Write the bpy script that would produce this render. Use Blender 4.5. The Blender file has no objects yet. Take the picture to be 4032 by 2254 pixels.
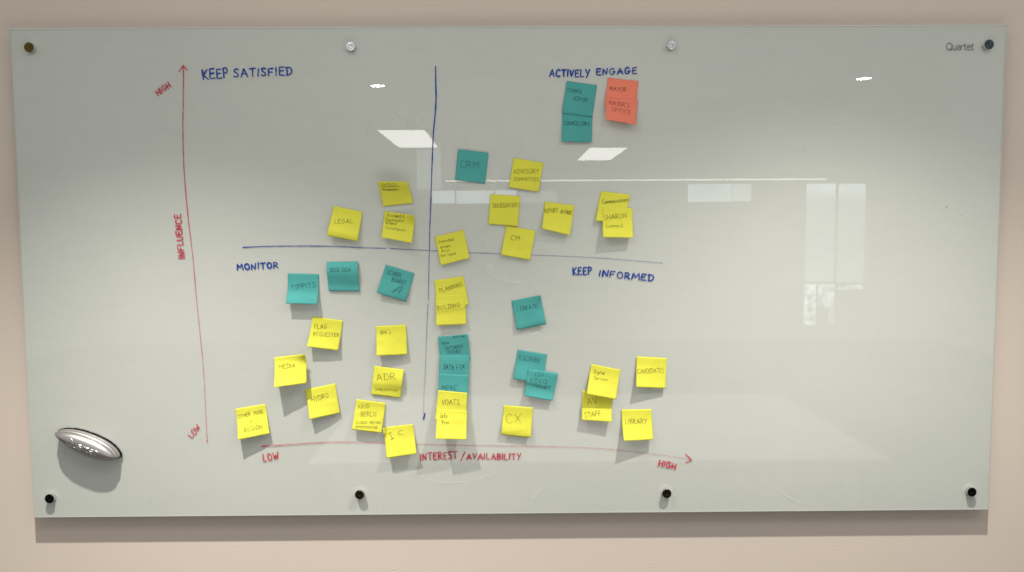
import bpy, bmesh, math, random
from mathutils import Vector, Matrix, noise
random.seed(7)
D = bpy.data; C = bpy.context.scene.collection; sc = bpy.context.scene
RAD = math.radians
# Metres. The origin is the centre of the front face of the glass; x right, z up, the room lies at -y.
WALL_Y = 0.029          # face of the wall behind the glass
BACK_Y = 0.0016         # painted back of the glass, where refraction makes it appear
PANE = 0.0055           # how thick the pane really is
BW, BH = 2.44, 1.22

# ------------------------------------------------------------------ camera
cam = D.cameras.new('camera'); co = D.objects.new('camera', cam); C.objects.link(co)
co.location = (-0.0144, -1.9196, 0.1083); co.rotation_euler = (1.5009, 0.0056, -0.0078)
cam.sensor_width = 36; cam.sensor_fit = 'HORIZONTAL'; cam.lens = 36 * 3028 / 4032
cam.clip_start = 0.05; cam.clip_end = 100
sc.camera = co

# ------------------------------------------------------------------ room light
w = D.worlds.new('World'); sc.world = w; w.use_nodes = True
bg = w.node_tree.nodes['Background']; bg.inputs[0].default_value = (1.0, 0.98, 0.955, 1); bg.inputs[1].default_value = 0.34

def aim(o, d): o.rotation_euler = Vector(d).to_track_quat('-Z', 'Y').to_euler()
def downlight(x, power, half=46, tilt=10):
    l = D.lights.new('ceiling_spot', 'SPOT'); l.energy = power; l.color = (1.0, 0.945, 0.875)
    l.spot_size = RAD(half * 2); l.spot_blend = 1.0; l.shadow_soft_size = 0.018
    o = D.objects.new('ceiling_spot', l); C.objects.link(o); o.location = (x, -0.70, 1.31)
    aim(o, (0, math.sin(RAD(tilt)), -math.cos(RAD(tilt))))
downlight(-0.82, 405, 52, -16)
downlight(0.76, 325, 57, -18)

def area(name, centre, facing, sx, sy, radiance, color=(1, 1, 1), shape='RECTANGLE', up='Y', view=None):
    l = D.lights.new(name, 'AREA'); l.shape = shape; l.size = sx; l.size_y = sy
    a = sx * sy * (math.pi / 4 if shape in ('DISK', 'ELLIPSE') else 1)
    l.energy = radiance * a * math.pi; l.color = color
    if view is not None:                                          # what is seen through a window: uneven daylight
        l.use_nodes = True; t = l.node_tree; em = t.nodes['Emission']; k = t.links.new
        ge = t.nodes.new('ShaderNodeNewGeometry'); ns = t.nodes.new('ShaderNodeTexNoise'); ns.inputs['Scale'].default_value = view[0]; ns.inputs['Detail'].default_value = 6; ns.inputs['Roughness'].default_value = .65
        mp = t.nodes.new('ShaderNodeMapping'); mp.inputs['Scale'].default_value = (sx * 2, sy * 2, 1); mp.inputs['Location'].default_value = (view[1], view[1] * .37, 0)
        rg = t.nodes.new('ShaderNodeMapRange'); rg.inputs['From Min'].default_value = .3; rg.inputs['From Max'].default_value = .7; rg.inputs['To Min'].default_value = view[2]; rg.inputs['To Max'].default_value = view[3]
        k(ge.outputs['Parametric'], mp.inputs[0]); k(mp.outputs[0], ns.inputs['Vector']); k(ns.outputs['Fac'], rg.inputs['Value'])
        if len(view) > 4:                                         # brightness that changes down the pane
            sp = t.nodes.new('ShaderNodeSeparateXYZ'); cr = t.nodes.new('ShaderNodeValToRGB'); ml = t.nodes.new('ShaderNodeMath'); ml.operation = 'MULTIPLY'
            while len(cr.color_ramp.elements) < len(view[4]): cr.color_ramp.elements.new(.5)
            for el, (ps, vv) in zip(cr.color_ramp.elements, view[4]): el.position = ps; el.color = (vv, vv, vv, 1)
            k(ge.outputs['Parametric'], sp.inputs[0]); k(sp.outputs[1], cr.inputs[0]); k(cr.outputs[0], ml.inputs[0]); k(rg.outputs[0], ml.inputs[1]); k(ml.outputs[0], em.inputs['Strength'])
        else: k(rg.outputs[0], em.inputs['Strength'])
    o = D.objects.new(name, l); C.objects.link(o); o.location = centre
    o.rotation_euler = Vector(facing).to_track_quat('-Z', up).to_euler()
    return o
# two added, unseen fill panels for the upper wall; then room lamps the glass mirrors
area('mirrored_or_added_panel', (-.55, -1.35, 1.31), (0, 0, -1), 1.2, .6, 2.7, (1, .985, .96))
area('mirrored_or_added_panel', (1.35, -1.35, 1.31), (0, 0, -1), 1.2, .6, 2.7, (1, .985, .96))
for p in [[-1.06, -4.495, 1.31], [2.839, -4.276, 1.31]]:
    area('ceiling_downlight', p, (0, 0, -1), 0.115, 0.115, 45, (1, .97, .93), 'DISK')
for q in [[[-1.505, -7.218, 1.31], [-0.951, -7.214, 1.31], [-0.977, -9.089, 1.31], [-1.534, -9.099, 1.31]], [[1.172, -9.218, 1.31], [1.726, -9.242, 1.31], [1.766, -11.15, 1.31], [1.218, -11.169, 1.31]]]:
    xs = [p[0] for p in q]; ys = [p[1] for p in q]
    area('mirrored_or_added_panel', (sum(xs) / 4, sum(ys) / 4, q[0][2]), (0, 0, -1),
         ((xs[1] - xs[0]) + (xs[2] - xs[3])) / 2, abs(ys[0] - ys[2]), 8.5, (1, .985, .96))
p0, p1 = [[-0.511, -4.5, 0.533], [2.654, -4.5, 0.534]]
area('pendant_light_bar', ((p0[0] + p1[0]) / 2, p0[1], (p0[2] + p1[2]) / 2), (0, 1, 0), p1[0] - p0[0], 0.012, 5.5, (1, .94, .88), up='Z')
VIEWS = {'sky': (1.5, .8, 1.2), 'dim': (1.2, .75, 1.25), 'street': (5.0, -.35, 2.1)}
DOOR = ((0, .36), (.3, .34), (.80, .42), (.87, .62), (.93, .95), (1, 1))
for a, b, k, kind in [[[-0.861, -7.0, 0.589], [-0.599, -7.0, 0.442], 0.95, 'sky'], [[-0.586, -7.0, 0.588], [-0.154, -7.0, 0.44], 0.95, 'sky'], [[-0.135, -7.0, 0.591], [0.11, -7.0, 0.444], 0.95, 'sky'], [[0.14, -7.0, 0.575], [0.573, -7.0, 0.442], 0.3, 'dim'], [[-1.035, -7.0, 1.059], [-0.755, -7.0, 0.6], 0.33, 'dim'], [[2.09, -7.0, 0.65], [2.595, -7.0, 0.446], 0.75, 'sky'], [[2.604, -7.0, 0.647], [2.824, -7.0, 0.45], 0.6, 'dim'], [[3.462, -7.0, 0.648], [3.804, -7.0, -0.483], 0.95, 'door'], [[3.836, -7.0, 0.646], [4.152, -7.0, -0.497], 0.9, 'door'], [[3.463, -7.0, -0.516], [3.599, -7.0, -1.0], 0.75, 'street'], [[3.624, -7.0, -0.517], [3.814, -7.0, -0.786], 0.6, 'street'], [[3.749, -7.0, -0.798], [3.819, -7.0, -0.989], 0.3, 'dim'], [[3.859, -7.0, -0.525], [4.148, -7.0, -0.58], 0.6, 'street']]:
    v = VIEWS['sky' if kind == 'door' else kind]; v = (v[0], a[0] * 3.1, v[1], v[2])
    area('window_daylight', ((a[0] + b[0]) / 2, a[1], (a[2] + b[2]) / 2), (0, 1, 0), b[0] - a[0], a[2] - b[2], 3.8 * k, (.80, .92, 1.0), up='Z', view=v + ((DOOR,) if kind == 'door' else ()))

sc.view_settings.view_transform = 'Standard'; sc.view_settings.look = 'None'
sc.cycles.transparent_max_bounces = 48
sc.view_settings.exposure = 0.46; sc.view_settings.gamma = 1

# ------------------------------------------------------------------ materials
def mat(name, col, rough=.5, metal=0., spec=.5):
    m = D.materials.new(name); m.use_nodes = True; b = m.node_tree.nodes['Principled BSDF']
    b.inputs['Base Color'].default_value = (*col, 1); b.inputs['Roughness'].default_value = rough
    b.inputs['Metallic'].default_value = metal; b.inputs['Specular IOR Level'].default_value = spec
    return m, m.node_tree, b
def node(nt, t, **kw):
    n = nt.nodes.new(t)
    for k, v in kw.items():
        if hasattr(n, k): setattr(n, k, v)
        else: n.inputs[k].default_value = v
    return n
def bump(nt, b, scale, dist, strength=1., detail=4, coord='Object', stretch=None):
    tc = node(nt, 'ShaderNodeTexCoord'); n = node(nt, 'ShaderNodeTexNoise', Scale=scale, Detail=detail)
    src = tc.outputs[coord]
    if stretch:
        mp = node(nt, 'ShaderNodeMapping'); mp.inputs['Scale'].default_value = stretch
        nt.links.new(src, mp.inputs[0]); src = mp.outputs[0]
    nt.links.new(src, n.inputs['Vector'])
    bp = node(nt, 'ShaderNodeBump', Strength=strength, Distance=dist)
    nt.links.new(n.outputs['Fac'], bp.inputs['Height']); nt.links.new(bp.outputs[0], b.inputs['Normal'])
    return n
def mottle(nt, b, col, scale, amt, tint=(1, 1, 1)):
    tc = node(nt, 'ShaderNodeTexCoord'); n = node(nt, 'ShaderNodeTexNoise', Scale=scale, Detail=5)
    nt.links.new(tc.outputs['Object'], n.inputs['Vector'])
    r = node(nt, 'ShaderNodeValToRGB')
    r.color_ramp.elements[0].position = .3; r.color_ramp.elements[1].position = .7
    r.color_ramp.elements[0].color = (*[c * (1 - amt) * t for c, t in zip(col, tint)], 1)
    r.color_ramp.elements[1].color = (*[min(1, c * (1 + amt)) for c in col], 1)
    nt.links.new(n.outputs['Fac'], r.inputs[0]); nt.links.new(r.outputs[0], b.inputs['Base Color'])

WALLC = (.66, .572, .488)
m_wall, nt, b = mat('wall_paint', WALLC, .75, spec=.25); mottle(nt, b, WALLC, 2.2, .02, (1, 1.01, 1.02)); bump(nt, b, 170, .0006, .5, 3)
BACKC = (.593, .603, .562)
m_back, nt, b = mat('back_painted_white', BACKC, .6, spec=0.); mottle(nt, b, BACKC, 1.3, .03, (.985, 1.0, .99))  # faint cloudy tint imitates soft reflections of the room
m_rim, nt, b = mat('polished_glass_edge', (.74, .79, .76), .15)
m_rimside, nt, b = mat('green_glass_edge', (.16, .20, .175), .2)

def glass_material():
    m = D.materials.new('clear_glass'); m.use_nodes = True; nt = m.node_tree; nt.nodes.clear()
    out = node(nt, 'ShaderNodeOutputMaterial'); tr = node(nt, 'ShaderNodeBsdfTransparent'); gl = node(nt, 'ShaderNodeBsdfGlossy', Roughness=.0)
    tr.inputs[0].default_value = (.985, .995, .988, 1)
    geo = node(nt, 'ShaderNodeNewGeometry'); dt = node(nt, 'ShaderNodeVectorMath', operation='DOT_PRODUCT'); ab = node(nt, 'ShaderNodeMath', operation='ABSOLUTE')
    om = node(nt, 'ShaderNodeMath', operation='SUBTRACT'); om.inputs[0].default_value = 1; pw = node(nt, 'ShaderNodeMath', operation='POWER'); pw.inputs[1].default_value = 5
    fr = node(nt, 'ShaderNodeMapRange'); fr.inputs['To Min'].default_value = .045; fr.inputs['To Max'].default_value = 1   # Schlick, the same from both sides
    for a, b_, i in ((geo.outputs['Incoming'], dt, 0), (geo.outputs['Normal'], dt, 1), (dt.outputs['Value'], ab, 0), (ab.outputs[0], om, 1), (om.outputs[0], pw, 0), (pw.outputs[0], fr, 0)): nt.links.new(a, b_.inputs[i])
    mx = node(nt, 'ShaderNodeMixShader')
    # dried film left by wiping: a faint streaky haze
    tc = node(nt, 'ShaderNodeTexCoord'); mp = node(nt, 'ShaderNodeMapping'); mp.inputs['Scale'].default_value = (1, 1, 5); mp.inputs['Rotation'].default_value = (0, .25, 0)
    n = node(nt, 'ShaderNodeTexNoise', Scale=2.2, Detail=9, Roughness=.6, Distortion=.6)
    ra = node(nt, 'ShaderNodeMapRange'); ra.inputs['From Min'].default_value = .45; ra.inputs['From Max'].default_value = .8; ra.inputs['To Max'].default_value = .13
    df = node(nt, 'ShaderNodeBsdfDiffuse'); df.inputs[0].default_value = (.8, .8, .8, 1); m2 = node(nt, 'ShaderNodeMixShader')
    k = nt.links.new
    k(tc.outputs['Object'], mp.inputs[0]); k(mp.outputs[0], n.inputs['Vector']); k(n.outputs['Fac'], ra.inputs['Value'])
    k(ra.outputs[0], m2.inputs[0]); k(tr.outputs[0], m2.inputs[1]); k(df.outputs[0], m2.inputs[2])
    k(fr.outputs[0], mx.inputs[0]); k(m2.outputs[0], mx.inputs[1]); k(gl.outputs[0], mx.inputs[2]); k(mx.outputs[0], out.inputs[0])
    return m
m_glass = glass_material()

def ink_material(name, col, streak=.35, rough=.5):
    m = D.materials.new(name); m.use_nodes = True; nt = m.node_tree; nt.nodes.clear(); k = nt.links.new
    out = node(nt, 'ShaderNodeOutputMaterial'); tr = node(nt, 'ShaderNodeBsdfTransparent'); b = node(nt, 'ShaderNodeBsdfPrincipled', Roughness=rough); b.inputs['Specular IOR Level'].default_value = .12
    b.inputs['Base Color'].default_value = (*col, 1)
    at = node(nt, 'ShaderNodeAttribute'); at.attribute_name = 'ink'
    tc = node(nt, 'ShaderNodeTexCoord'); n = node(nt, 'ShaderNodeTexNoise', Scale=260, Detail=3)
    ra = node(nt, 'ShaderNodeMapRange'); ra.inputs['To Min'].default_value = 1 - streak; ra.inputs['To Max'].default_value = 1 + streak * .6
    mu = node(nt, 'ShaderNodeMath', operation='MULTIPLY', use_clamp=True); mx = node(nt, 'ShaderNodeMixShader')
    k(tc.outputs['Object'], n.inputs['Vector']); k(n.outputs['Fac'], ra.inputs['Value']); k(at.outputs['Fac'], mu.inputs[0]); k(ra.outputs[0], mu.inputs[1])
    k(mu.outputs[0], mx.inputs[0]); k(tr.outputs[0], mx.inputs[1]); k(b.outputs[0], mx.inputs[2]); k(mx.outputs[0], out.inputs[0])
    return m
m_ink = {'red': ink_material('red_marker_ink', (.56, .045, .075), .2), 'blue': ink_material('blue_marker_ink', (.002, .048, .33), .08),
         'smear': ink_material('dry_wipe_smear', (.85, .85, .86), .9, .8)}
m_pen = ink_material('ballpoint_ink', (.018, .017, .02), .15)
m_logo, nt, b = mat('grey_print', (.17, .19, .19), .5)

def paper(name, col):
    m, nt, b = mat(name, col, .8, spec=.15); mottle(nt, b, col, 14, .035)
    bump(nt, b, 42, .0022, .45, 5)
    return m
m_paper = {'yellow': paper('yellow_paper', (.69, .675, .07)), 'teal': paper('teal_paper', (.078, .36, .338)), 'coral': paper('coral_paper', (.84, .23, .15))}

m_steel, nt, b = mat('brushed_steel', (.72, .72, .71), .3, 1.)
def cap_mat(name, col, rough):
    m, nt, b = mat(name, col, rough, 1.)
    # turned face: fine concentric grooves and an anisotropic sheen round the axis
    tc = node(nt, 'ShaderNodeTexCoord'); tg = node(nt, 'ShaderNodeTangent'); tg.direction_type = 'RADIAL'; tg.axis = 'Y'
    nt.links.new(tg.outputs[0], b.inputs['Tangent']); b.inputs['Anisotropic'].default_value = .85
    ln = node(nt, 'ShaderNodeVectorMath', operation='LENGTH'); wv = node(nt, 'ShaderNodeMath', operation='SINE'); ml = node(nt, 'ShaderNodeMath', operation='MULTIPLY'); ml.inputs[1].default_value = 9000
    bp = node(nt, 'ShaderNodeBump', Strength=.15, Distance=.0002)
    nt.links.new(tc.outputs['Object'], ln.inputs[0]); nt.links.new(ln.outputs['Value'], ml.inputs[0]); nt.links.new(ml.outputs[0], wv.inputs[0]); nt.links.new(wv.outputs[0], bp.inputs['Height']); nt.links.new(bp.outputs[0], b.inputs['Normal'])
    return m
CAPM = {'bright brushed': cap_mat('bright_turned_steel', (.50, .515, .53), .22), 'dull bronze': cap_mat('bronze_reflection_cap', (.12, .085, .02), .3),  # same metal throughout; cap shades paint in the room each one mirrors
        'dark': cap_mat('dark_reflection_cap', (.06, .075, .09), .3), 'black': cap_mat('black_reflection_cap', (.016, .017, .018), .3),
        'dark brown': cap_mat('brown_reflection_cap', (.035, .026, .018), .28)}

# ------------------------------------------------------------------ helpers
def link(name, me, parent=None, m=None):
    o = D.objects.new(name, me); C.objects.link(o)
    if m: me.materials.append(m)
    if parent: o.parent = parent
    return o
def tag(o, label=None, cat=None, group=None, kind=None):
    for k, v in (('label', label), ('category', cat), ('group', group), ('kind', kind)):
        if v: o[k] = v
    return o
def from_bm(name, bm, m, parent=None, smooth=False):
    me = D.meshes.new(name); bm.to_mesh(me); bm.free()
    if smooth:
        for p in me.polygons: p.use_smooth = True
    return link(name, me, parent, m)
def box(bm, x0, x1, y0, y1, z0, z1):
    v = [bm.verts.new((x, y, z)) for x in (x0, x1) for y in (y0, y1) for z in (z0, z1)]
    for f in ((0, 1, 3, 2), (4, 6, 7, 5), (0, 4, 5, 1), (2, 3, 7, 6), (0, 2, 6, 4), (1, 5, 7, 3)):
        bm.faces.new([v[i] for i in f])
    bmesh.ops.recalc_face_normals(bm, faces=bm.faces)

# single-stroke hand lettering: polylines on a unit cap height, '~' marks a rounded stroke; the first number is the advance
GL = {
'A': '.7|0,0 .36,1 .7,-.02|.13,.36 .62,.38', 'B': '.52|.02,0 .04,1|~.0,.97 .3,1.02 .5,.85 .4,.6 .06,.52|~.06,.52 .42,.5 .58,.26 .4,.02 -.02,0',
'C': '.6|~.6,.84 .48,1.02 .2,.98 .02,.6 .06,.15 .34,-.04 .62,.12', 'D': '.62|.07,0 .08,.98|~-.06,.97 .34,1.02 .66,.7 .58,.2 .25,-.02 .0,.02',
'E': '.52|.54,.98 .05,1 .0,.01 .54,.03|.03,.52 .44,.55', 'F': '.55|.58,1 .04,.97 .0,0|.03,.5 .44,.53',
'G': '.7|~.6,.84 .46,1.02 .16,.95 .0,.5 .1,.06 .4,-.02 .6,.2 .6,.42|.36,.41 .74,.44', 'H': '.56|0,1 .0,0|.56,1 .54,-.02|0,.48 .56,.54', 'I': '.1|.07,1 .03,0', 'Î': '.6|.02,1 .6,1.02|.32,1 .3,0|.0,-.02 .58,.03',
'K': '.55|.02,1 .02,0|.52,1 .05,.45 .56,0', 'L': '.5|.04,1 .0,.01 .5,.04', 'M': '.8|0,0 .1,1 .38,.32 .7,1 .78,0', 'N': '.6|0,0 .05,1 .52,.02 .6,1.03',
'O': '.62|~.3,1 .08,.88 .0,.5 .08,.1 .32,-.02 .56,.12 .64,.5 .54,.9 .28,1.0', 'P': '.5|.0,0 .04,1|~-.03,.96 .3,1.04 .54,.82 .42,.5 .03,.44',
'Q': '.66|~.3,1 .08,.88 .0,.5 .08,.1 .32,-.02 .56,.12 .64,.5 .54,.9 .28,1.0|.4,.2 .72,-.1', 'R': '.58|.0,0 .04,1|~-.03,.96 .3,1.04 .54,.82 .42,.52 .03,.46|.18,.47 .6,0',
'S': '.52|~.54,.88 .36,1.03 .08,.92 .1,.6 .46,.42 .5,.12 .24,-.03 -.02,.1', 'T': '.62|0,.96 .66,1|.34,1 .31,0', 'U': '.58|~.0,1 .0,.4 .12,.02 .38,.02 .52,.35 .56,1',
'V': '.56|0,1 .26,0 .58,1', 'W': '.85|0,1 .18,0 .42,.7 .58,0 .86,1.02', 'X': '.6|.02,.95 .56,0|.64,1.02 0,0', 'Y': '.58|0,1 .28,.5|.6,1 .16,-.1', 'Z': '.58|~0,.8 .2,1.03 .45,.86 .3,.4 .03,.03 .3,.02 .6,.02',
'a': '.42|~.38,.48 .2,.56 .02,.36 .04,.06 .2,0 .36,.2 .4,.52|~.4,.54 .36,.14 .44,0', 'b': '.4|.04,1 .02,0|~.02,.3 .2,.54 .38,.36 .34,.04 .02,.02', 'c': '.38|~.38,.44 .22,.56 .03,.36 .06,.06 .24,0 .4,.1',
'd': '.44|~.38,.44 .2,.56 .02,.36 .06,.04 .22,0 .38,.2|.46,1 .4,0', 'e': '.4|~.02,.26 .38,.32 .32,.54 .12,.54 .0,.26 .1,.02 .3,.0 .42,.1', 'f': '.34|~.4,.9 .28,1.02 .16,.85 .12,0|.0,.5 .34,.54',
'g': '.42|~.36,.46 .18,.56 .02,.36 .06,.06 .22,.02 .36,.2|~.4,.54 .36,-.1 .28,-.4 .04,-.34', 'h': '.42|.04,1 0,0|~.02,.3 .2,.55 .36,.44 .38,0', 'i': '.1|.05,.54 .04,0|.07,.74 .08,.82', 'l': '.1|.07,1 .04,0',
'm': '.62|.02,.54 0,0|~.02,.3 .14,.55 .28,.46 .29,0|~.3,.3 .44,.55 .56,.46 .6,0', 'n': '.42|.02,.54 0,0|~.02,.3 .2,.55 .36,.44 .4,0', 'o': '.42|~.2,.55 .02,.4 .04,.08 .2,0 .38,.12 .4,.42 .2,.55',
'p': '.42|.04,.54 .0,-.4|~.02,.3 .2,.56 .4,.4 .34,.06 .04,.02', 'q': '.44|~.36,.46 .18,.56 .02,.36 .06,.06 .22,.02 .36,.2|.4,.54 .36,-.42 .48,-.36', 'r': '.32|.02,.54 0,0|~.02,.32 .14,.54 .34,.52', 's': '.34|~.34,.46 .2,.56 .06,.46 .12,.3 .3,.22 .28,.04 .12,0 .0,.08',
't': '.3|.14,.9 .1,.05 .26,.0|0,.54 .32,.57', 'u': '.42|~.02,.54 .02,.14 .14,.0 .32,.1 .4,.54|.4,.54 .42,0', 'v': '.38|0,.54 .18,0 .4,.55', 'y': '.4|~.02,.54 .06,.2 .24,.12 .38,.5|~.4,.54 .34,-.1 .2,-.42 .04,-.34',
'/': '.4|.42,1 0,0', "'": '.1|.06,1.12 .02,.8', '(': '.2|~.2,1.05 .02,.7 .02,.2 .18,-.18', ')': '.2|~.02,1.05 .2,.75 .18,.2 .0,-.18', '+': '.6|.3,.9 .28,.1|.02,.5 .58,.52', '-': '.4|0,.45 .4,.48', ' ': '.35|'}
def smooth(p, n=2):
    for _ in range(n):
        q = [p[0]]
        for a, b in zip(p, p[1:]):
            q += [(a[0] * .75 + b[0] * .25, a[1] * .75 + b[1] * .25), (a[0] * .25 + b[0] * .75, a[1] * .25 + b[1] * .75)]
        p = q + [p[-1]]
    return p
def letter_strokes(text, gap=.24, jit=.035, slant=.0, rng=random):
    """strokes of a word in units of cap height, and its total width"""
    out = []; x = 0
    for ch in text:
        parts = GL[ch].split('|'); adv = float(parts[0]); dy = rng.uniform(-jit, jit); sc_ = 1 + rng.uniform(-jit, jit)
        for s in parts[1:]:
            if not s: continue
            rnd = s[0] == '~'
            p = [tuple(float(v) for v in q.split(',')) for q in s.lstrip('~').split()]
            p = [(x + (a + rng.uniform(-jit, jit) * .6) * sc_ + slant * c, dy + (c + rng.uniform(-jit, jit) * .6) * sc_) for a, c in p]
            if rnd: p = smooth(p)
            out.append(p)
        x += adv + gap
    return out, x - gap
def resample(p, step):
    q = [p[0]]
    for a, b in zip(p, p[1:]):
        d = math.dist(a[:2], b[:2]); n = max(1, int(d / step + .5))
        q += [tuple(u + (v - u) * i / n for u, v in zip(a, b)) for i in range(1, n + 1)]
    return q
def ribbon(V, F, A, pts, width, place, dens=1., wob=.10, press=.38):
    """a flat film of ink along pts (x, z[, density]); place(x, z) gives the point on the surface"""
    n = len(pts)
    if n < 2: return
    ext = []
    for i, p in enumerate(pts):
        a = pts[max(0, i - 1)]; b = pts[min(n - 1, i + 1)]
        dx, dz = b[0] - a[0], b[1] - a[1]; l = math.hypot(dx, dz) or 1e-9
        ext.append((p[0], p[1], -dz / l, dx / l, p[2] if len(p) > 2 else dens))
    tx, tz = pts[1][0] - pts[0][0], pts[1][1] - pts[0][1]; l = math.hypot(tx, tz) or 1e-9
    e0 = (pts[0][0] - tx / l * width * .35, pts[0][1] - tz / l * width * .35, *ext[0][2:])
    tx, tz = pts[-1][0] - pts[-2][0], pts[-1][1] - pts[-2][1]; l = math.hypot(tx, tz) or 1e-9
    e1 = (pts[-1][0] + tx / l * width * .35, pts[-1][1] + tz / l * width * .35, *ext[-1][2:])
    rows = [(e0, .5)] + [(e, 1.) for e in ext] + [(e1, .5)]
    base = len(V)
    for e, k in rows:
        hw = width / 2 * k * (1 + random.uniform(-wob, wob)) * (1 + press * noise.noise(Vector((e[0] * 55, e[1] * 55, width * 900))))
        for s in (-1, 1):
            V.append(place(e[0] + e[2] * hw * s, e[1] + e[3] * hw * s)); A.append(e[4])
    for i in range(len(rows) - 1):
        j = base + 2 * i; F.append((j, j + 1, j + 3, j + 2))
def ink_mesh(name, V, F, A, m, parent):
    me = D.meshes.new(name); me.from_pydata(V, [], F)
    at = me.attributes.new('ink', 'FLOAT', 'POINT'); at.data.foreach_set('value', A)
    return link(name, me, parent, m)
LAYER = [0]
def on_glass(extra=0.):
    y = -.00012 - extra
    return lambda x, z: (x, y, z)

# ------------------------------------------------------------------ the wall and the floor
bm = bmesh.new(); box(bm, -3.2, 3.2, WALL_Y, WALL_Y + .1, -1.45, 1.35)
wall = tag(from_bm('wall', bm, m_wall), kind='structure')
m_floor, nt, b = mat('dark_carpet', (.09, .09, .092), .95, spec=.05); bump(nt, b, 400, .003)
bm = bmesh.new(); box(bm, -6, 6, -9, WALL_Y + .1, -1.55, -1.45)
tag(from_bm('floor', bm, m_floor), kind='structure')
for x, z, r in ((-.315, -.765, .0016), (-.395, -.725, .0012), (.36, -.755, .0017), (.845, -.71, .0014), (-.86, -.77, .0014), (.3, .68, .0010), (-1.15, .70, .001)):
    bm = bmesh.new(); bmesh.ops.create_icosphere(bm, subdivisions=2, radius=r)
    for v in bm.verts: v.co = Vector((v.co.x * random.uniform(.8, 1.3), v.co.y * .45, v.co.z * random.uniform(.8, 1.5))) + Vector((x, WALL_Y, z))
    from_bm('paint_nub', bm, m_wall, wall, True)

# the pale meeting table below the frame, whose top the glass mirrors faintly
m_table, nt, b = mat('pale_laminate', (.36, .355, .34), .45)
table = D.objects.new('meeting_table', None); C.objects.link(table); table.location = (.30, -1.20, -1.45)
tag(table, 'pale meeting table mirrored as a faint pale band low in the glass', 'table')
bm = bmesh.new(); box(bm, -1.0, 1.0, -.545, .545, .745, .775); bmesh.ops.bevel(bm, geom=bm.edges[:], offset=.004, segments=2, affect='EDGES')
from_bm('tabletop', bm, m_table, table)
for sx in (-.9, .9):
    for sy in (-.45, .45):
        bm = bmesh.new(); box(bm, sx - .025, sx + .025, sy - .025, sy + .025, 0, .7448); from_bm('leg', bm, m_steel, table)

# ------------------------------------------------------------------ the glass board
board = D.objects.new('glass_board', None); C.objects.link(board); board.location = (0, 0, 0)
tag(board, 'wide frosted white glass writing board mounted on steel standoffs', 'whiteboard')
hw, hh = BW / 2, BH / 2
bm = bmesh.new(); e = .0016
v = [bm.verts.new(p) for p in ((-hw + e, 0, -hh + e), (hw - e, 0, -hh + e), (hw - e, 0, hh - e), (-hw + e, 0, hh - e))]
bm.faces.new(v)
from_bm('glass_pane', bm, m_glass, board)
bm = bmesh.new(); box(bm, -hw + .0003, hw - .0003, BACK_Y, PANE - .0003, -hh + .0003, hh - .0003)
from_bm('painted_back', bm, m_back, board)
# the ground and polished border of the pane: bevel ring at the front, sides behind it
bm = bmesh.new()
def ring(d, y): return [bm.verts.new(p) for p in ((-hw + d, y, -hh + d), (hw - d, y, -hh + d), (hw - d, y, hh - d), (-hw + d, y, hh - d))]
rs = [ring(e, .0001), ring(.0, .0012), ring(.0, PANE)]
for a, b_ in zip(rs, rs[1:]):
    for i in range(4): bm.faces.new((a[i], a[(i + 1) % 4], b_[(i + 1) % 4], b_[i]))
bmesh.ops.recalc_face_normals(bm, faces=bm.faces)
edge = from_bm('polished_edge', bm, m_rim, board); edge.data.materials.append(m_rimside)
for p in edge.data.polygons:
    if abs(p.normal.y) < .3: p.material_index = 1

# maker's lettering printed on the glass
LOGO = {'Q': '.86|~.42,1 .16,.95 .0,.72 .0,.3 .16,.05 .42,0 .68,.05 .84,.3 .84,.72 .68,.95 .40,1|.5,.2 .8,-.06', 'u': '.5|~0,.68 0,.2 .04,.04 .2,0 .48,0|.48,.68 .48,0',
 'a': '.5|~.04,.68 .36,.68 .47,.62 .48,.44 .48,0|~.48,.4 .14,.4 .0,.34 .0,.06 .14,0 .48,0', 'r': '.3|~0,0 0,.46 .06,.64 .2,.68 .3,.68', 't': '.36|~.08,.92 .08,.2 .12,.04 .24,0 .36,0|0,.68 .36,.68',
 'e': '.5|~.02,.36 .48,.36 .48,.56 .36,.68 .14,.68 .0,.52 .0,.16 .14,0 .46,0'}
def logo_strokes(gap=.17):
    out = []; x = 0
    for ch in 'Quartet':
        parts = LOGO[ch].split('|')
        for s in parts[1:]:
            rnd = s[0] == '~'; p = [tuple(float(v) for v in q.split(',')) for q in s.lstrip('~').split()]
            p = [(x + a, c) for a, c in p]; out.append(smooth(p) if rnd else p)
        x += float(parts[0]) + gap
    return out, x - gap
st, wd = logo_strokes()
V, F, A = [], [], []
LX0, LX1, LZ = (1.07259, 1.13978, 0.54965)
k = (LX1 - LX0) / wd
for p in st: ribbon(V, F, A, [(LX0 + a * k, LZ + c * k * 1.08) for a, c in p], .0017, on_glass(), wob=0)
o = ink_mesh('maker_lettering', V, F, A, m_logo, board); tag(o, 'small grey printed name at the top right of the glass')

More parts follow.
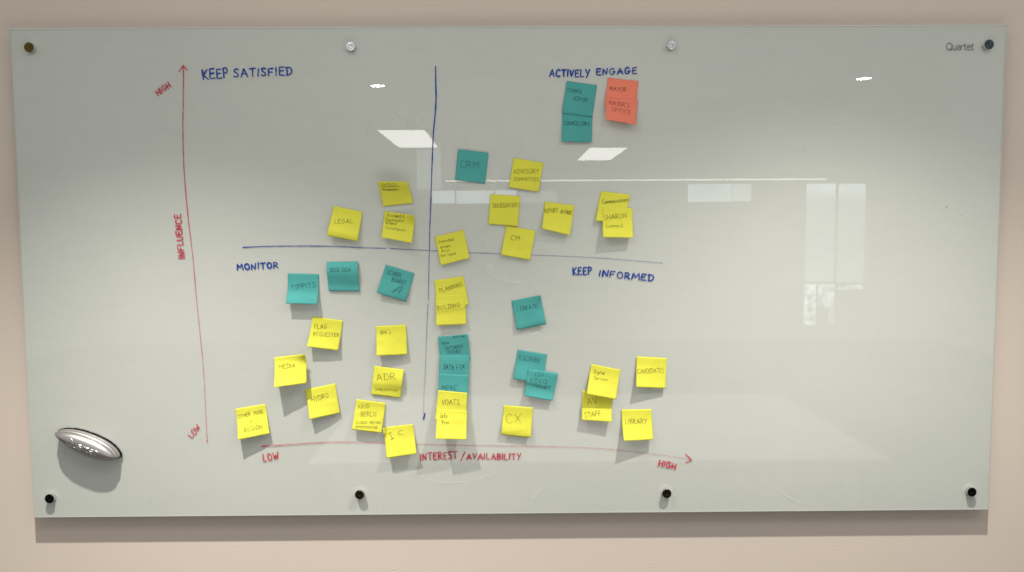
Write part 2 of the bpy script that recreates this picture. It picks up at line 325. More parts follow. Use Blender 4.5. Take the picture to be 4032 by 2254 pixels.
# marker drawing and headings
INK = [
 ('influence_axis', 'faded red vertical arrow drawn in marker', 'red', [('line', [[-0.80092, 0.51988, 0.75], [-0.80238, 0.46926, 0.7], [-0.80531, 0.40492, 0.65], [-0.80767, 0.35646, 0.65], [-0.80866, 0.29157, 0.65], [-0.80752, 0.25901, 0.65], [-0.80633, 0.21819, 0.62], [-0.80289, 0.15717, 0.55], [-0.79652, 0.08468, 0.5], [-0.79144, 0.0118, 0.45], [-0.78853, -0.04811, 0.4], [-0.78417, -0.11499, 0.38], [-0.78089, -0.16537, 0.35], [-0.77748, -0.21256, 0.32], [-0.77641, -0.26027, 0.3], [-0.77512, -0.34179, 0.3], [-0.77337, -0.4101, 0.32], [-0.77357, -0.41626, 0.8]], 0.003)]),
 ('influence_arrowhead', None, 'red', [('line', [[-0.81187, 0.50392, 0.6], [-0.80092, 0.51988, 0.75], [-0.79131, 0.50704, 0.6]], 0.0034)]),
 ('interest_axis', 'faint red horizontal arrow drawn in marker', 'red', [('line', [[-0.63584, -0.42898, 0.85], [-0.59812, -0.42722, 0.6], [-0.55768, -0.42479, 0.55], [-0.49027, -0.42051, 0.5], [-0.43302, -0.41959, 0.42], [-0.32634, -0.42384, 0.35], [-0.23535, -0.4273, 0.33], [-0.13415, -0.43049, 0.33], [0.00095, -0.43395, 0.33], [0.10239, -0.43543, 0.3], [0.20392, -0.44001, 0.26], [0.27168, -0.44639, 0.24], [0.33953, -0.45485, 0.22], [0.43329, -0.46836, 0.25], [0.45406, -0.47262, 0.4]], 0.0029)]),
 ('interest_arrowhead', None, 'red', [('line', [[0.44031, -0.45834, 0.6], [0.45544, -0.47402, 0.75], [0.44053, -0.48013, 0.6]], 0.0042)]),
 ('vertical_divider', 'blue vertical marker line fading towards its foot', 'blue', [('line', [[-0.18441, 0.51489, 1], [-0.18432, 0.46992, 1], [-0.18379, 0.43448, 0.95], [-0.18648, 0.40219, 0.9], [-0.19049, 0.36984, 0.85], [-0.19357, 0.33415, 0.82], [-0.19666, 0.27228, 0.8], [-0.19938, 0.21505, 0.75], [-0.20136, 0.16379, 0.7], [-0.20399, 0.11435, 0.65], [-0.20561, 0.06606, 0.62]], 0.0028), ('line', [[-0.20599, 0.06275, 0.6], [-0.20761, 0.01495, 0.55], [-0.20995, -0.06176, 0.5]], 0.0022), ('line', [[-0.21038, -0.06912, 0.6], [-0.21159, -0.08518, 0.5], [-0.21527, -0.13551, 0.4], [-0.21784, -0.20291, 0.35], [-0.22165, -0.26214, 0.32], [-0.2233, -0.28458, 0.28], [-0.22472, -0.3152, 0.25], [-0.22583, -0.34759, 0.22]], 0.002), ('line', [[-0.22247, -0.34796, 1], [-0.22604, -0.36296, 1]], 0.0036)]),
 ('horizontal_divider', 'blue horizontal marker line fading towards its right end', 'blue', [('line', [[-0.66851, 0.07436, 1], [-0.64406, 0.07521, 0.9], [-0.611, 0.07634, 0.8], [-0.5449, 0.07729, 0.7], [-0.47882, 0.07658, 0.65], [-0.42265, 0.0746, 0.62], [-0.36087, 0.07127, 0.58], [-0.31322, 0.06967, 0.5]], 0.0025), ('line', [[-0.30462, 0.06929, 0.6], [-0.2616, 0.06672, 0.58], [-0.20531, 0.06374, 0.55], [-0.18543, 0.06296, 0.52], [-0.1059, 0.05753, 0.5], [-0.02626, 0.05474, 0.48], [0.05011, 0.05098, 0.45], [0.13653, 0.04782, 0.42], [0.23634, 0.04158, 0.4], [0.31963, 0.03411, 0.38], [0.37632, 0.02878, 0.4]], 0.0019)]),
 ('marker_heading', 'blue marker heading KEEP SATISFIED', 'blue', [('word', 'KEEP', [-0.75309, 0.4851], [-0.69246, 0.49063], 0.0231, 0.0031, 1), ('word', 'SATISFIED', [-0.67846, 0.49121], [-0.5359, 0.49512], 0.0192, 0.0029, 1)]),
 ('marker_heading', 'blue marker heading ACTIVELY ENGAGE', 'blue', [('word', 'ACTIVELY', [0.09533, 0.48961], [0.19233, 0.4875], 0.0171, 0.0029, 1), ('word', 'ENGAGE', [0.21094, 0.49243], [0.30917, 0.49532], 0.0154, 0.0029, 1)]),
 ('marker_heading', 'blue marker heading MONITOR', 'blue', [('word', 'MONITOR', [-0.68476, 0.0178], [-0.5827, 0.02284], 0.0144, 0.0029, 1)]),
 ('marker_heading', 'blue marker heading KEEP INFORMED', 'blue', [('word', 'KEEP', [0.15315, -0.00054], [0.19913, 0.00185], 0.0186, 0.0031, 1), ('word', 'INFORMED', [0.21814, -0.0026], [0.35398, -0.01645], 0.0154, 0.0029, 1)]),
 ('axis_caption', 'red marker word HIGH beside the upright axis', 'red', [('word', 'HIGH', [-0.86431, 0.44704], [-0.83299, 0.46778], 0.0135, 0.003, 0.85)]),
 ('axis_caption', 'red marker word INFLUENCE written up the upright axis', 'red', [('word', 'INFLUENCE', [-0.81398, 0.04774], [-0.82033, 0.15661], 0.0148, 0.003, 0.9)]),
 ('axis_caption', 'red marker word LOW at the foot of the upright axis', 'red', [('word', 'LOW', [-0.81117, -0.40638], [-0.78913, -0.37989], 0.0135, 0.0026, 0.85)]),
 ('axis_caption', 'red marker word LOW at the start of the level axis', 'red', [('word', 'LOW', [-0.63223, -0.46816], [-0.59401, -0.46228], 0.0176, 0.003, 0.9)]),
 ('axis_caption', 'red marker words INTEREST / AVAILABILITY', 'red', [('word', 'INTEREST', [-0.23525, -0.46857], [-0.14194, -0.46517], 0.018, 0.0031, 0.88), ('word', '/', [-0.13253, -0.47007], [-0.12102, -0.46879], 0.0192, 0.0028, 0.85), ('word', 'AVAILABILITY', [-0.11694, -0.46675], [0.01937, -0.46852], 0.0154, 0.0031, 0.88)]),
 ('axis_caption', 'red marker word HIGH by the arrowhead', 'red', [('word', 'HIGH', [0.3703, -0.48789], [0.41251, -0.49791], 0.0148, 0.0032, 0.95)])]

BASEX = {}
for name, label, ink, items in INK:
    V, F, A = [], [], []; LAYER[0] += 1; lay = LAYER[0] * .000012
    for it in items:
        if it[0] == 'line':
            pts = [tuple(p) for p in it[1]]
            if len(pts) > 2:
                # a drawn line: round its corners a little and let it waver
                sm = [pts[0]]
                for a, b_ in zip(pts, pts[1:]):
                    sm += [tuple(u * .7 + v * .3 for u, v in zip(a, b_)), tuple(u * .3 + v * .7 for u, v in zip(a, b_))]
                pts2 = sm + [pts[-1]] if not name.endswith('arrowhead') else pts
            else: pts2 = pts
            pts2 = resample(pts2, .006)
            if len(pts2) > 30:
                pts2 = [(p[0] + .0006 * noise.noise(Vector((p[0] * 9, p[1] * 9, 1))), p[1] + .0006 * noise.noise(Vector((p[0] * 9, p[1] * 9, 5))), p[2] * (1 + .25 * noise.noise(Vector((p[0] * 40, p[1] * 40, 3))))) for p in pts2]
            ribbon(V, F, A, pts2, it[2], on_glass(lay))
        else:
            _, txt, a, b_, h, wdt, den = it
            st, wd = letter_strokes(txt, .27, .05)
            ax = Vector((b_[0] - a[0], b_[1] - a[1])); L_ = ax.length; ax.normalize(); up = Vector((-ax.y, ax.x))
            for q in st:
                pts = [(a[0] + ax.x * x / wd * L_ + up.x * y * h, a[1] + ax.y * x / wd * L_ + up.y * y * h) for x, y in q]
                pts = resample(pts, .004)
                d0 = den * random.uniform(.82, 1.05)
                n_ = len(pts); ribbon(V, F, A, [(p[0], p[1], d0 * (1 - .18 * i / n_)) for i, p in enumerate(pts)], wdt * 1.2, on_glass(lay + random.random() * .000008))
    o = ink_mesh(name, V, F, A, m_ink[ink], board)
    if name.endswith('arrowhead'):
        o.parent = BASEX[name.replace('arrowhead', 'axis')]; o.name = 'arrowhead'
    else:
        BASEX[name] = o
        o.name = 'axis_arrow' if name.endswith('_axis') else 'divider_line' if name.endswith('divider') else name
    if label: o['label'] = label

SMEARS = [
 ([[-0.26136, 0.40737, 0.3], [-0.25677, 0.38633, 0.8], [-0.25545, 0.36527, 0.5], [-0.24391, 0.37008, 0.4], [-0.22894, 0.3862, 0.6], [-0.22543, 0.40236, 0.2]], 0.006),
 ([[-0.29069, 0.41396, 0.2], [-0.2827, 0.40262, 0.4], [-0.26654, 0.38961, 0.2]], 0.008),
 ([[-0.2192, 0.37969, 0.4], [-0.21118, 0.36669, 0.6], [-0.19492, 0.35689, 0.3], [-0.18537, 0.33411, 0.2]], 0.007),
 ([[-0.34835, 0.38997, 0.2], [-0.35883, 0.3544, 0.4], [-0.36928, 0.32198, 0.3], [-0.37218, 0.25683, 0.2]], 0.004),
 ([[-0.04465, 0.265, 0.2], [-0.03817, 0.24861, 0.6], [-0.03339, 0.22567, 0.7]], 0.006),
 ([[-0.16027, 0.23287, 0.4], [-0.15046, 0.22627, 0.9], [-0.13734, 0.21964, 0.4]], 0.006),
 ([[0.02655, 0.33962, 0.2], [0.02743, 0.31684, 0.4]], 0.002),
 ([[-0.06915, 0.08714, 0.3], [-0.05925, 0.08212, 0.9], [-0.0626, 0.07717, 0.4]], 0.008),
 ([[0.06025, 0.09965, 0.2], [0.07348, 0.08633, 0.7], [0.08671, 0.06637, 0.5]], 0.005),
 ([[-0.06296, 0.03237, 0.2], [-0.0366, 0.0006, 0.7], [-0.01008, -0.01623, 0.9], [0.01988, -0.01641, 0.3]], 0.018),
 ([[0.06002, 0.03331, 0.2], [0.07329, 0.02325, 0.4], [0.07659, 0.01324, 0.2]], 0.01),
 ([[0.03596, -0.15064, 0.1], [0.06276, -0.14408, 0.6], [0.07952, -0.13409, 0.5]], 0.006),
 ([[0.68012, -0.54626, 0.2], [0.70459, -0.57433, 0.35], [0.74255, -0.59034, 0.3]], 0.007),
 ([[0.47907, -0.57593, 0.1], [0.4896, -0.60043, 0.2], [0.50174, -0.6145, 0.1]], 0.006),
 ([[-0.27668, -0.48271, 0.1], [-0.22984, -0.5176, 0.2], [-0.16904, -0.52847, 0.15], [-0.1012, -0.52038, 0.2], [-0.04008, -0.50186, 0.1]], 0.01),
 ([[0.02726, -0.59602, 0.2], [0.05459, -0.5615, 0.4], [0.07165, -0.53391, 0.2]], 0.016),
 ([[0.18369, -0.52617, 0.1], [0.23809, -0.54221, 0.2], [0.34019, -0.5552, 0.1]], 0.003),
 ([[0.7491, 0.36185, 0.1], [0.81524, 0.36318, 0.5], [0.87489, 0.36063, 0.2]], 0.002),
 ([[-0.21471, 0.1045, 0.1], [-0.2013, 0.11764, 0.2], [-0.17468, 0.13069, 0.1]], 0.02)]

for i, (pts, wdt) in enumerate(SMEARS):
    V, F, A = [], [], []
    for s in range(5):
        off = (s - 2) * wdt * .28; d = random.uniform(.3, 1.)
        pp = resample(smooth([(p[0] + off * random.uniform(.6, 1.1), p[1] + off * random.uniform(-.5, .5)) for p in pts], 2), .006)
        n = len(pp)
        ribbon(V, F, A, [(p[0], p[1], .3 * d * math.sin(math.pi * min(.999, (j + .5) / n)) ** .7 * (pts[len(pts) // 2][2])) for j, p in enumerate(pp)], wdt * random.uniform(.3, .55), on_glass(.00001 + s * .000002 + i * 1e-7), wob=.3)
    tag(ink_mesh('wipe_smear', V, F, A, m_ink['smear'], board), kind='stuff')

m_speck, nt, b = mat('dried_ink_speck', (.03, .06, .05), .6)
for x, z, rr in [[0.72801, 0.31069, 0.0009], [1.08534, 0.16507, 0.0013], [1.12283, 0.14433, 0.0011], [-1.11501, 0.0832, 0.0009], [-0.92118, -0.57241, 0.0008], [0.41093, -0.5478, 0.0011], [0.89725, -0.38016, 0.0008], [0.91496, -0.38098, 0.0008], [-0.05554, 0.34748, 0.0008], [-0.10513, 0.31259, 0.0009], [-1.05607, 0.29928, 0.0006]]:
    bm = bmesh.new(); bmesh.ops.create_circle(bm, cap_ends=True, segments=7, radius=rr)
    for v in bm.verts: v.co = Vector((x + v.co.x * random.uniform(.6, 1.5), -.0002, z + v.co.y * random.uniform(.6, 1.3)))
    from_bm('ink_speck', bm, m_speck, board)

# eight steel standoffs that hold the pane
PINS = [  # place, and the mirrored tone painted into its cap
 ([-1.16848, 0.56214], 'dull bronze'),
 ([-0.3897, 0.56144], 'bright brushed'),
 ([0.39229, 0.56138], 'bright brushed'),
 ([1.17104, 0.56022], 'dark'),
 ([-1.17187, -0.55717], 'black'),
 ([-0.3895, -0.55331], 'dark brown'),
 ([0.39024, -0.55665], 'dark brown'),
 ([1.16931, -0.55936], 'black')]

def lathe(bm, prof, n=40):
    rings = [[bm.verts.new((r * math.cos(2 * math.pi * i / n), y, r * math.sin(2 * math.pi * i / n))) for i in range(n)] for r, y in prof]
    for a, b_ in zip(rings, rings[1:]):
        for i in range(n): bm.faces.new((a[i], a[(i + 1) % n], b_[(i + 1) % n], b_[i]))
    return rings
PR = .0112
for (x, z), look in PINS:
    bm = bmesh.new()
    lathe(bm, [(PR * .97, -.00005), (PR * .97, -.0088)], 40)
    bar = bmesh.ops.recalc_face_normals(bm, faces=bm.faces)
    lathe(bm, [(.008, PANE + .0002), (.008, WALL_Y)], 24)
    o = from_bm('standoff', bm, m_steel, board, True); o.location = (x, 0, z)
    o['label'] = look + ' capped steel standoff, cap shade painted from reflections'
    bm = bmesh.new()
    r = lathe(bm, [(PR * .97, -.0089), (PR * 1.04, -.0092), (PR * 1.04, -.0104), (PR * .97, -.0112), (PR * .34, -.0112), (PR * .24, -.0104), (.0008, -.0102)], 40)
    bm.faces.new(r[-1]); bmesh.ops.recalc_face_normals(bm, faces=bm.faces)
    c = from_bm('cap', bm, CAPM[look], o, False)
    for p in c.data.polygons: p.use_smooth = p.normal.y > -.6
    c.rotation_euler = (random.uniform(-.015, .015), 0, random.uniform(-.015, .015))

# ------------------------------------------------------------------ sticky notes
NOTES = [
 {'colour': 'teal', 'corners': [[0.12618, 0.40453], [0.20087, 0.39988], [0.19785, 0.32837], [0.12394, 0.33005]], 'lift': [(0, 0.4, 0.4), (0.4, 0.6, 0.6), (0.8, 4, 3.5), (1, 6, 5)], 'words': [('COUNCILLORS', 0.058, 0.447, 0.907, 0.431, 0.131)], 'label': 'teal sticky note lettered COUNCILLORS, lower of the teal pair under ACTIVELY ENGAGE'},
 {'colour': 'teal', 'corners': [[0.13716, 0.47835], [0.21168, 0.46759], [0.19954, 0.39072], [0.12489, 0.40069]], 'lift': [(0, 0.4, 0.4), (0.2, 0.6, 0.6), (0.6, 2, 2), (1, 2, 2)], 'words': [('COUNCIL', 0.07, 0.324, 0.554, 0.322, 0.107), ('ADMIN', 0.3, 0.563, 0.762, 0.578, 0.129)], 'label': 'teal sticky note lettered COUNCIL ADMIN, upper of the teal pair under ACTIVELY ENGAGE', 'over': [0]},
 {'colour': 'coral', 'corners': [[0.23826, 0.4858], [0.31328, 0.4772], [0.30697, 0.40836], [0.22949, 0.41292]], 'lift': [(0, 0.4, 0.4), (0.3, 1, 1), (1, 8, 3)], 'words': [('MAYOR', 0.096, 0.421, 0.635, 0.419, 0.147)], 'label': 'coral sticky note lettered MAYOR, upper one of the overlapping coral pair'},
 {'colour': 'coral', 'corners': [[0.23487, 0.43737], [0.31176, 0.43084], [0.30505, 0.3679], [0.23157, 0.38223]], 'lift': [(0, 3, 1.5), (0.4, 6, 3), (1, 14, 20)], 'words': [("MAYOR'S", 0.079, 0.309, 0.736, 0.336, 0.181), ('OFFICE', 0.178, 0.582, 0.796, 0.612, 0.164)], 'label': "coral sticky note lettered MAYOR'S OFFICE, lower one of the overlapping coral pair", 'over': [2]},
 {'colour': 'teal', 'corners': [[-0.13154, 0.31346], [-0.05647, 0.30414], [-0.06542, 0.22839], [-0.13959, 0.23811]], 'lift': [(0, 2.5, 2.5), (0.3, 2.2, 2.2), (0.8, 1, 1), (1, 3.2, 1.5)], 'words': [('CRM', 0.128, 0.584, 0.751, 0.524, 0.21)], 'label': 'dark teal sticky note lettered CRM, hanging over the long white reflection'},
 {'colour': 'yellow', 'corners': [[0.0057, 0.29203], [0.07942, 0.27905], [0.06728, 0.20713], [-0.00659, 0.21915]], 'lift': [(0, 0.4, 0.4), (0.3, 1, 1), (1, 5, 5)], 'words': [('ADVISORY', 0.076, 0.537, 0.906, 0.373, 0.149), ('COMMITTEES', 0.136, 0.762, 0.948, 0.637, 0.119)], 'label': 'yellow sticky note lettered ADVISORY COMMITTEES beside the teal CRM note'},
 {'colour': 'yellow', 'corners': [[-0.01352, 0.1259], [0.0593, 0.11126], [0.04502, 0.03859], [-0.02751, 0.05274]], 'lift': [(0, 0.4, 0.4), (0.3, 1, 2.5), (0.7, 3, 3), (1, 6, 5)], 'words': [('CM', 0.249, 0.468, 0.55, 0.42, 0.168)], 'label': 'yellow sticky note lettered CM, tucked under the delegaters note'},
 {'colour': 'yellow', 'corners': [[-0.052, 0.20315], [0.02206, 0.19736], [0.01504, 0.12247], [-0.05843, 0.1286]], 'lift': [(0, 1, 1), (0.4, 1.3, 1.3), (1, 1.5, 3)], 'words': [('DELEGATERS', 0.109, 0.451, 0.996, 0.358, 0.133)], 'label': 'yellow sticky note lettered DELEGATERS, overlapping the CM note', 'over': [6]},
 {'colour': 'yellow', 'corners': [[0.08273, 0.18454], [0.15652, 0.17333], [0.14402, 0.09994], [0.07489, 0.11655]], 'lift': [(0, 0.4, 0.4), (0.3, 1, 1), (1, 13, 9)], 'words': [('REPORT', 0.042, 0.431, 0.488, 0.313, 0.144), ('AUTHORS', 0.567, 0.33, 0.957, 0.323, 0.133)], 'label': 'yellow sticky note lettered REPORT AUTHORS, right of the delegaters note'},
 {'colour': 'yellow', 'corners': [[0.22192, 0.20864], [0.29415, 0.19994], [0.28262, 0.12747], [0.20777, 0.13559]], 'lift': [(0, 0.4, 0.4), (0.4, 1, 1), (1, 7, 3)], 'words': [('Communications', 0.118, 0.422, 0.98, 0.235, 0.143)], 'label': 'yellow sticky note lettered Communications, half hidden behind the (comms) note'},
 {'colour': 'yellow', 'corners': [[0.2255, 0.16662], [0.30038, 0.1658], [0.29985, 0.09265], [0.22486, 0.09442]], 'lift': [(0, 2, 1.2), (0.5, 6, 5), (1, 18, 14)], 'words': [('SHARON', 0.063, 0.405, 0.808, 0.317, 0.161), ('(comms)', 0.114, 0.662, 0.665, 0.646, 0.121)], 'label': 'yellow sticky note with (comms) in brackets, in front of the Communications note', 'over': [9]},
 {'colour': 'yellow', 'corners': [[-0.32676, 0.23326], [-0.25472, 0.23244], [-0.24369, 0.18179], [-0.31874, 0.17374]], 'lift': [(0, 34, 30), (0.15, 27, 25), (0.4, 15, 14), (0.7, 6, 5.5), (1, 1.5, 2)], 'words': [('Access to', 0.118, 0.126, 0.595, 0.114, 0.079), ('Information', 0.099, 0.222, 0.67, 0.228, 0.084), ('Requesters', 0.121, 0.36, 0.64, 0.376, 0.111)], 'label': 'yellow sticky note with its top edge curling forward, above the residents note'},
 {'colour': 'yellow', 'corners': [[-0.44147, 0.17633], [-0.37001, 0.16057], [-0.38152, 0.08751], [-0.45657, 0.10256]], 'lift': [(0, 0.4, 2), (0.3, 2, 4), (0.6, 6, 7), (0.82, 11, 11), (1, 10, 9)], 'words': [('LEGAL', 0.171, 0.573, 0.742, 0.433, 0.141)], 'label': 'yellow sticky note lettered LEGAL, above the horizontal blue line'},
 {'colour': 'yellow', 'corners': [[-0.31614, 0.16251], [-0.239, 0.15088], [-0.2468, 0.08289], [-0.32206, 0.09713]], 'lift': [(0, 0.6, 12), (0.25, 1, 6), (0.5, 3, 6), (1, 11, 16)], 'words': [('Residents', 0.119, 0.196, 0.618, 0.154, 0.135), ('/', 0.653, 0.17, 0.724, 0.045, 0.12), ('Electorate/', 0.066, 0.368, 0.68, 0.295, 0.12), ('Voters/', 0.08, 0.477, 0.442, 0.454, 0.12), ('Constituents', 0.094, 0.646, 0.751, 0.636, 0.109)], 'label': 'yellow sticky note with a curled top right corner listing residents, voters and constituents', 'corner': (1, 0, 14)},
 {'colour': 'yellow', 'corners': [[-0.19242, 0.09798], [-0.11911, 0.11475], [-0.10549, 0.0447], [-0.17677, 0.02669]], 'lift': [(0, 0.4, 0.4), (0.4, 1, 1), (1, 6, 7)], 'words': [('Interested', 0.111, 0.248, 0.592, 0.275, 0.102), ('groups', 0.116, 0.431, 0.444, 0.451, 0.098), ('about', 0.113, 0.564, 0.383, 0.597, 0.085), ('hot topics', 0.079, 0.721, 0.578, 0.759, 0.098)], 'label': 'tilted yellow sticky note about hot topics, touching the crossing of the blue lines'},
 {'colour': 'teal', 'corners': [[-0.55894, 0.00915], [-0.48171, 0.00677], [-0.48345, -0.06731], [-0.56055, -0.06462]], 'lift': [(0, 0.4, 0.4), (0.3, 1, 1), (0.6, 4, 4), (0.85, 12, 12), (1, 16, 16)], 'words': [('TIPPITS', 0.12, 0.573, 0.902, 0.44, 0.167)], 'label': 'teal sticky note with a bright curled foot, right below the MONITOR heading'},
 {'colour': 'teal', 'corners': [[-0.46032, 0.03691], [-0.38305, 0.03764], [-0.38079, -0.03626], [-0.45786, -0.03539]], 'lift': [(0, 0.8, 0.8), (0.15, 7, 7.5), (0.35, 10, 10.5), (0.6, 6, 6.5), (0.8, 2.5, 3), (1, 2.5, 3.2)], 'words': [('DOCU', 0.106, 0.348, 0.393, 0.33, 0.131), ('SIGN', 0.461, 0.335, 0.77, 0.333, 0.137)], 'label': 'dark teal sticky note with a pale top strip, right of the MONITOR heading'},
 {'colour': 'teal', 'corners': [[-0.31448, 0.0294], [-0.24361, 0.00756], [-0.26539, -0.06319], [-0.33722, -0.04011]], 'lift': [(0, 0.5, 0.5), (0.3, 1, 1), (0.8, 7, 5), (1, 8.5, 3.5)], 'words': [('SCHOOL', 0.131, 0.296, 0.634, 0.278, 0.15), ('BOARDS', 0.349, 0.487, 0.825, 0.471, 0.14), ('(election', 0.514, 0.828, 0.755, 0.544, 0.08), ('year)', 0.693, 0.783, 0.809, 0.59, 0.076)], 'label': 'tilted teal sticky note lettered SCHOOL BOARDS'},
 {'colour': 'yellow', 'corners': [[-0.19468, -0.01116], [-0.12095, -0.00046], [-0.1089, -0.07212], [-0.18596, -0.08436]], 'lift': [(0, 0.4, 1.2), (0.3, 0.8, 0.8), (1, 4, 5)], 'words': [('PLANNING', 0.141, 0.447, 0.923, 0.338, 0.151)], 'label': 'yellow sticky note lettered PLANNING, partly behind the building note'},
 {'colour': 'yellow', 'corners': [[-0.19167, -0.0497], [-0.11769, -0.04571], [-0.11489, -0.12067], [-0.18969, -0.12321]], 'lift': [(0, 1.5, 1.5), (0.4, 2.5, 2.5), (1, 9, 7)], 'words': [('BUILDING', 0.045, 0.488, 0.823, 0.4, 0.139)], 'label': 'yellow sticky note lettered BUILDING, in front of the planning note', 'over': [18]},
 {'colour': 'teal', 'corners': [[-0.00208, -0.06331], [0.07099, -0.04926], [0.0844, -0.12191], [0.01125, -0.13658]], 'lift': [(0, 0.4, 1.5), (0.3, 1, 1), (0.7, 4, 5), (0.88, 6, 7), (1, 5.5, 5)], 'words': [('I', 0.135, 0.391, 0.16, 0.39, 0.1), ('CREATE', 0.242, 0.382, 0.821, 0.413, 0.144)], 'label': 'tilted teal sticky note standing alone below the KEEP INFORMED heading', 'corner': (1, 0, 5)},
 {'colour': 'teal', 'corners': [[-0.18644, -0.15146], [-0.11112, -0.14586], [-0.10576, -0.21294], [-0.18199, -0.217]], 'lift': [(0, 6, 7), (0.3, 4, 5), (0.7, 1.5, 2), (1, 1.5, 2)], 'words': [('ELECTION', 0.496, 0.098, 0.89, 0.099, 0.08), ('-', 0.076, 0.297, 0.126, 0.306, 0.091), ('NEW', 0.133, 0.318, 0.356, 0.307, 0.095), ('ONTARIO', 0.207, 0.538, 0.802, 0.499, 0.132), ('VOTERS', 0.254, 0.696, 0.704, 0.696, 0.125)], 'label': 'dark teal sticky note lettered NEW ONTARIO VOTERS, topmost of its column'},
 {'colour': 'teal', 'corners': [[-0.18323, -0.19964], [-0.10787, -0.20046], [-0.11103, -0.27648], [-0.18605, -0.27443]], 'lift': [(0, 2, 2), (0.15, 4, 4), (1, 4, 4)], 'words': [('DATA', 0.151, 0.458, 0.478, 0.478, 0.169), ('FIX', 0.583, 0.477, 0.866, 0.44, 0.169)], 'label': 'teal sticky note lettered DATA FIX, second in the teal column', 'over': [21]},
 {'colour': 'teal', 'corners': [[-0.18481, -0.24585], [-0.11003, -0.25013], [-0.11426, -0.32387], [-0.18864, -0.3203]], 'lift': [(0, 4, 4), (0.2, 4.5, 4.5), (1, 8, 8)], 'words': [('MPAC', 0.11, 0.545, 0.618, 0.532, 0.171)], 'label': 'teal sticky note lettered MPAC, between DATA FIX and the yellow notes of its column', 'over': [21, 22]},
 {'colour': 'yellow', 'corners': [[-0.1872, -0.28707], [-0.11363, -0.29423], [-0.11836, -0.36734], [-0.19467, -0.35973]], 'lift': [(0, 6.5, 6.5), (0.4, 8, 8), (1, 16, 15)], 'words': [('VOATZ', 0.176, 0.475, 0.757, 0.419, 0.17)], 'label': 'yellow sticky note below the MPAC note and above the Info Pros note', 'over': [22, 23]},
 {'colour': 'yellow', 'corners': [[-0.19064, -0.33308], [-0.11478, -0.33995], [-0.11665, -0.40715], [-0.19189, -0.40268]], 'lift': [(0, 11, 13), (0.2, 13, 12.5), (0.5, 20, 17), (1, 33, 27)], 'words': [('Info', 0.141, 0.31, 0.346, 0.299, 0.185), ('Pros', 0.196, 0.529, 0.411, 0.512, 0.144)], 'label': 'bright yellow sticky note lettered Info Pros, lowest of its column', 'over': [23, 24]},
 {'colour': 'teal', 'corners': [[0.01347, -0.18623], [0.08715, -0.19905], [0.07674, -0.2731], [0.00109, -0.25937]], 'lift': [(0, 0.4, 0.4), (0.4, 1, 1), (0.8, 5, 4), (1, 7, 5)], 'words': [('ESCRIBE', 0.089, 0.329, 0.808, 0.319, 0.149)], 'label': 'pale teal sticky note partly covered by the VIDEO vendor note'},
 {'colour': 'teal', 'corners': [[0.03967, -0.23389], [0.11516, -0.24721], [0.10033, -0.31563], [0.02912, -0.30313]], 'lift': [(0, 4, 4), (0.1, 6.5, 5.5), (0.45, 5, 3), (0.75, 5, 3.5), (1, 9, 8)], 'words': [('ISI', 0.251, 0.229, 0.525, 0.195, 0.149), ('VIDEO', 0.11, 0.473, 0.679, 0.448, 0.153), ('vendor', 0.348, 0.657, 0.863, 0.618, 0.212)], 'label': 'teal sticky note lettered VIDEO vendor', 'over': [26]},
 {'colour': 'yellow', 'corners': [[-0.02282, -0.3282], [0.05123, -0.33451], [0.04503, -0.41012], [-0.02942, -0.40281]], 'lift': [(0, 0.4, 0.4), (0.4, 1.5, 1.5), (0.75, 6.5, 6), (0.9, 7, 7), (1, 5.5, 7)], 'words': [('CX', 0.133, 0.588, 0.641, 0.525, 0.296)], 'label': 'yellow sticky note lettered CX, alone above the red interest axis'},
 {'colour': 'yellow', 'corners': [[0.17682, -0.29159], [0.25212, -0.29546], [0.2487, -0.36973], [0.17339, -0.36536]], 'lift': [(0, 0.4, 0.4), (0.4, 1.5, 1.5), (0.75, 6, 7), (1, 10, 13)], 'words': [('AV', 0.192, 0.522, 0.526, 0.426, 0.247), ('STAFF', 0.109, 0.904, 0.645, 0.804, 0.158)], 'label': 'yellow sticky note lettered AV STAFF, shaded by the note above it'},
 {'colour': 'yellow', 'corners': [[0.19852, -0.22404], [0.27285, -0.2397], [0.25907, -0.31266], [0.18546, -0.29655]], 'lift': [(0, 0.8, 0.4), (0.35, 3, 2), (1, 18, 12)], 'words': [('Digital', 0.139, 0.286, 0.5, 0.269, 0.114), ('Services', 0.169, 0.482, 0.631, 0.456, 0.108)], 'label': 'yellow sticky note lettered Digital Services, overlapping the AV STAFF note', 'over': [29]},
 {'colour': 'yellow', 'corners': [[0.31298, -0.20575], [0.38923, -0.21082], [0.38506, -0.28674], [0.30975, -0.2803]], 'lift': [(0, 0.6, 0.4), (0.3, 3, 1), (0.7, 9, 4.5), (1, 16, 7)], 'words': [('CANDIDATES', 0.048, 0.57, 0.943, 0.486, 0.152)], 'label': 'yellow sticky note lettered CANDIDATES, top right of the low group'},
 {'colour': 'yellow', 'corners': [[0.27475, -0.34151], [0.35172, -0.34086], [0.35388, -0.41666], [0.27827, -0.4156]], 'lift': [(0, 0.6, 0.6), (0.3, 3, 2), (0.65, 10, 6), (1, 21, 11)], 'words': [('LIBRARY', 0.112, 0.484, 0.823, 0.477, 0.158)], 'label': 'yellow sticky note lettered LIBRARY, right of the AV STAFF note'},
 {'colour': 'yellow', 'corners': [[-0.49977, -0.09935], [-0.42414, -0.11027], [-0.43584, -0.18433], [-0.51153, -0.17278]], 'lift': [(0, 0.4, 0.4), (0.3, 1.5, 1), (0.7, 7, 5), (1, 15, 9)], 'words': [('FLAG', 0.12, 0.398, 0.516, 0.344, 0.156), ('REQUESTER', 0.129, 0.633, 0.956, 0.56, 0.127)], 'label': 'yellow sticky note lettered FLAG REQUESTER'},
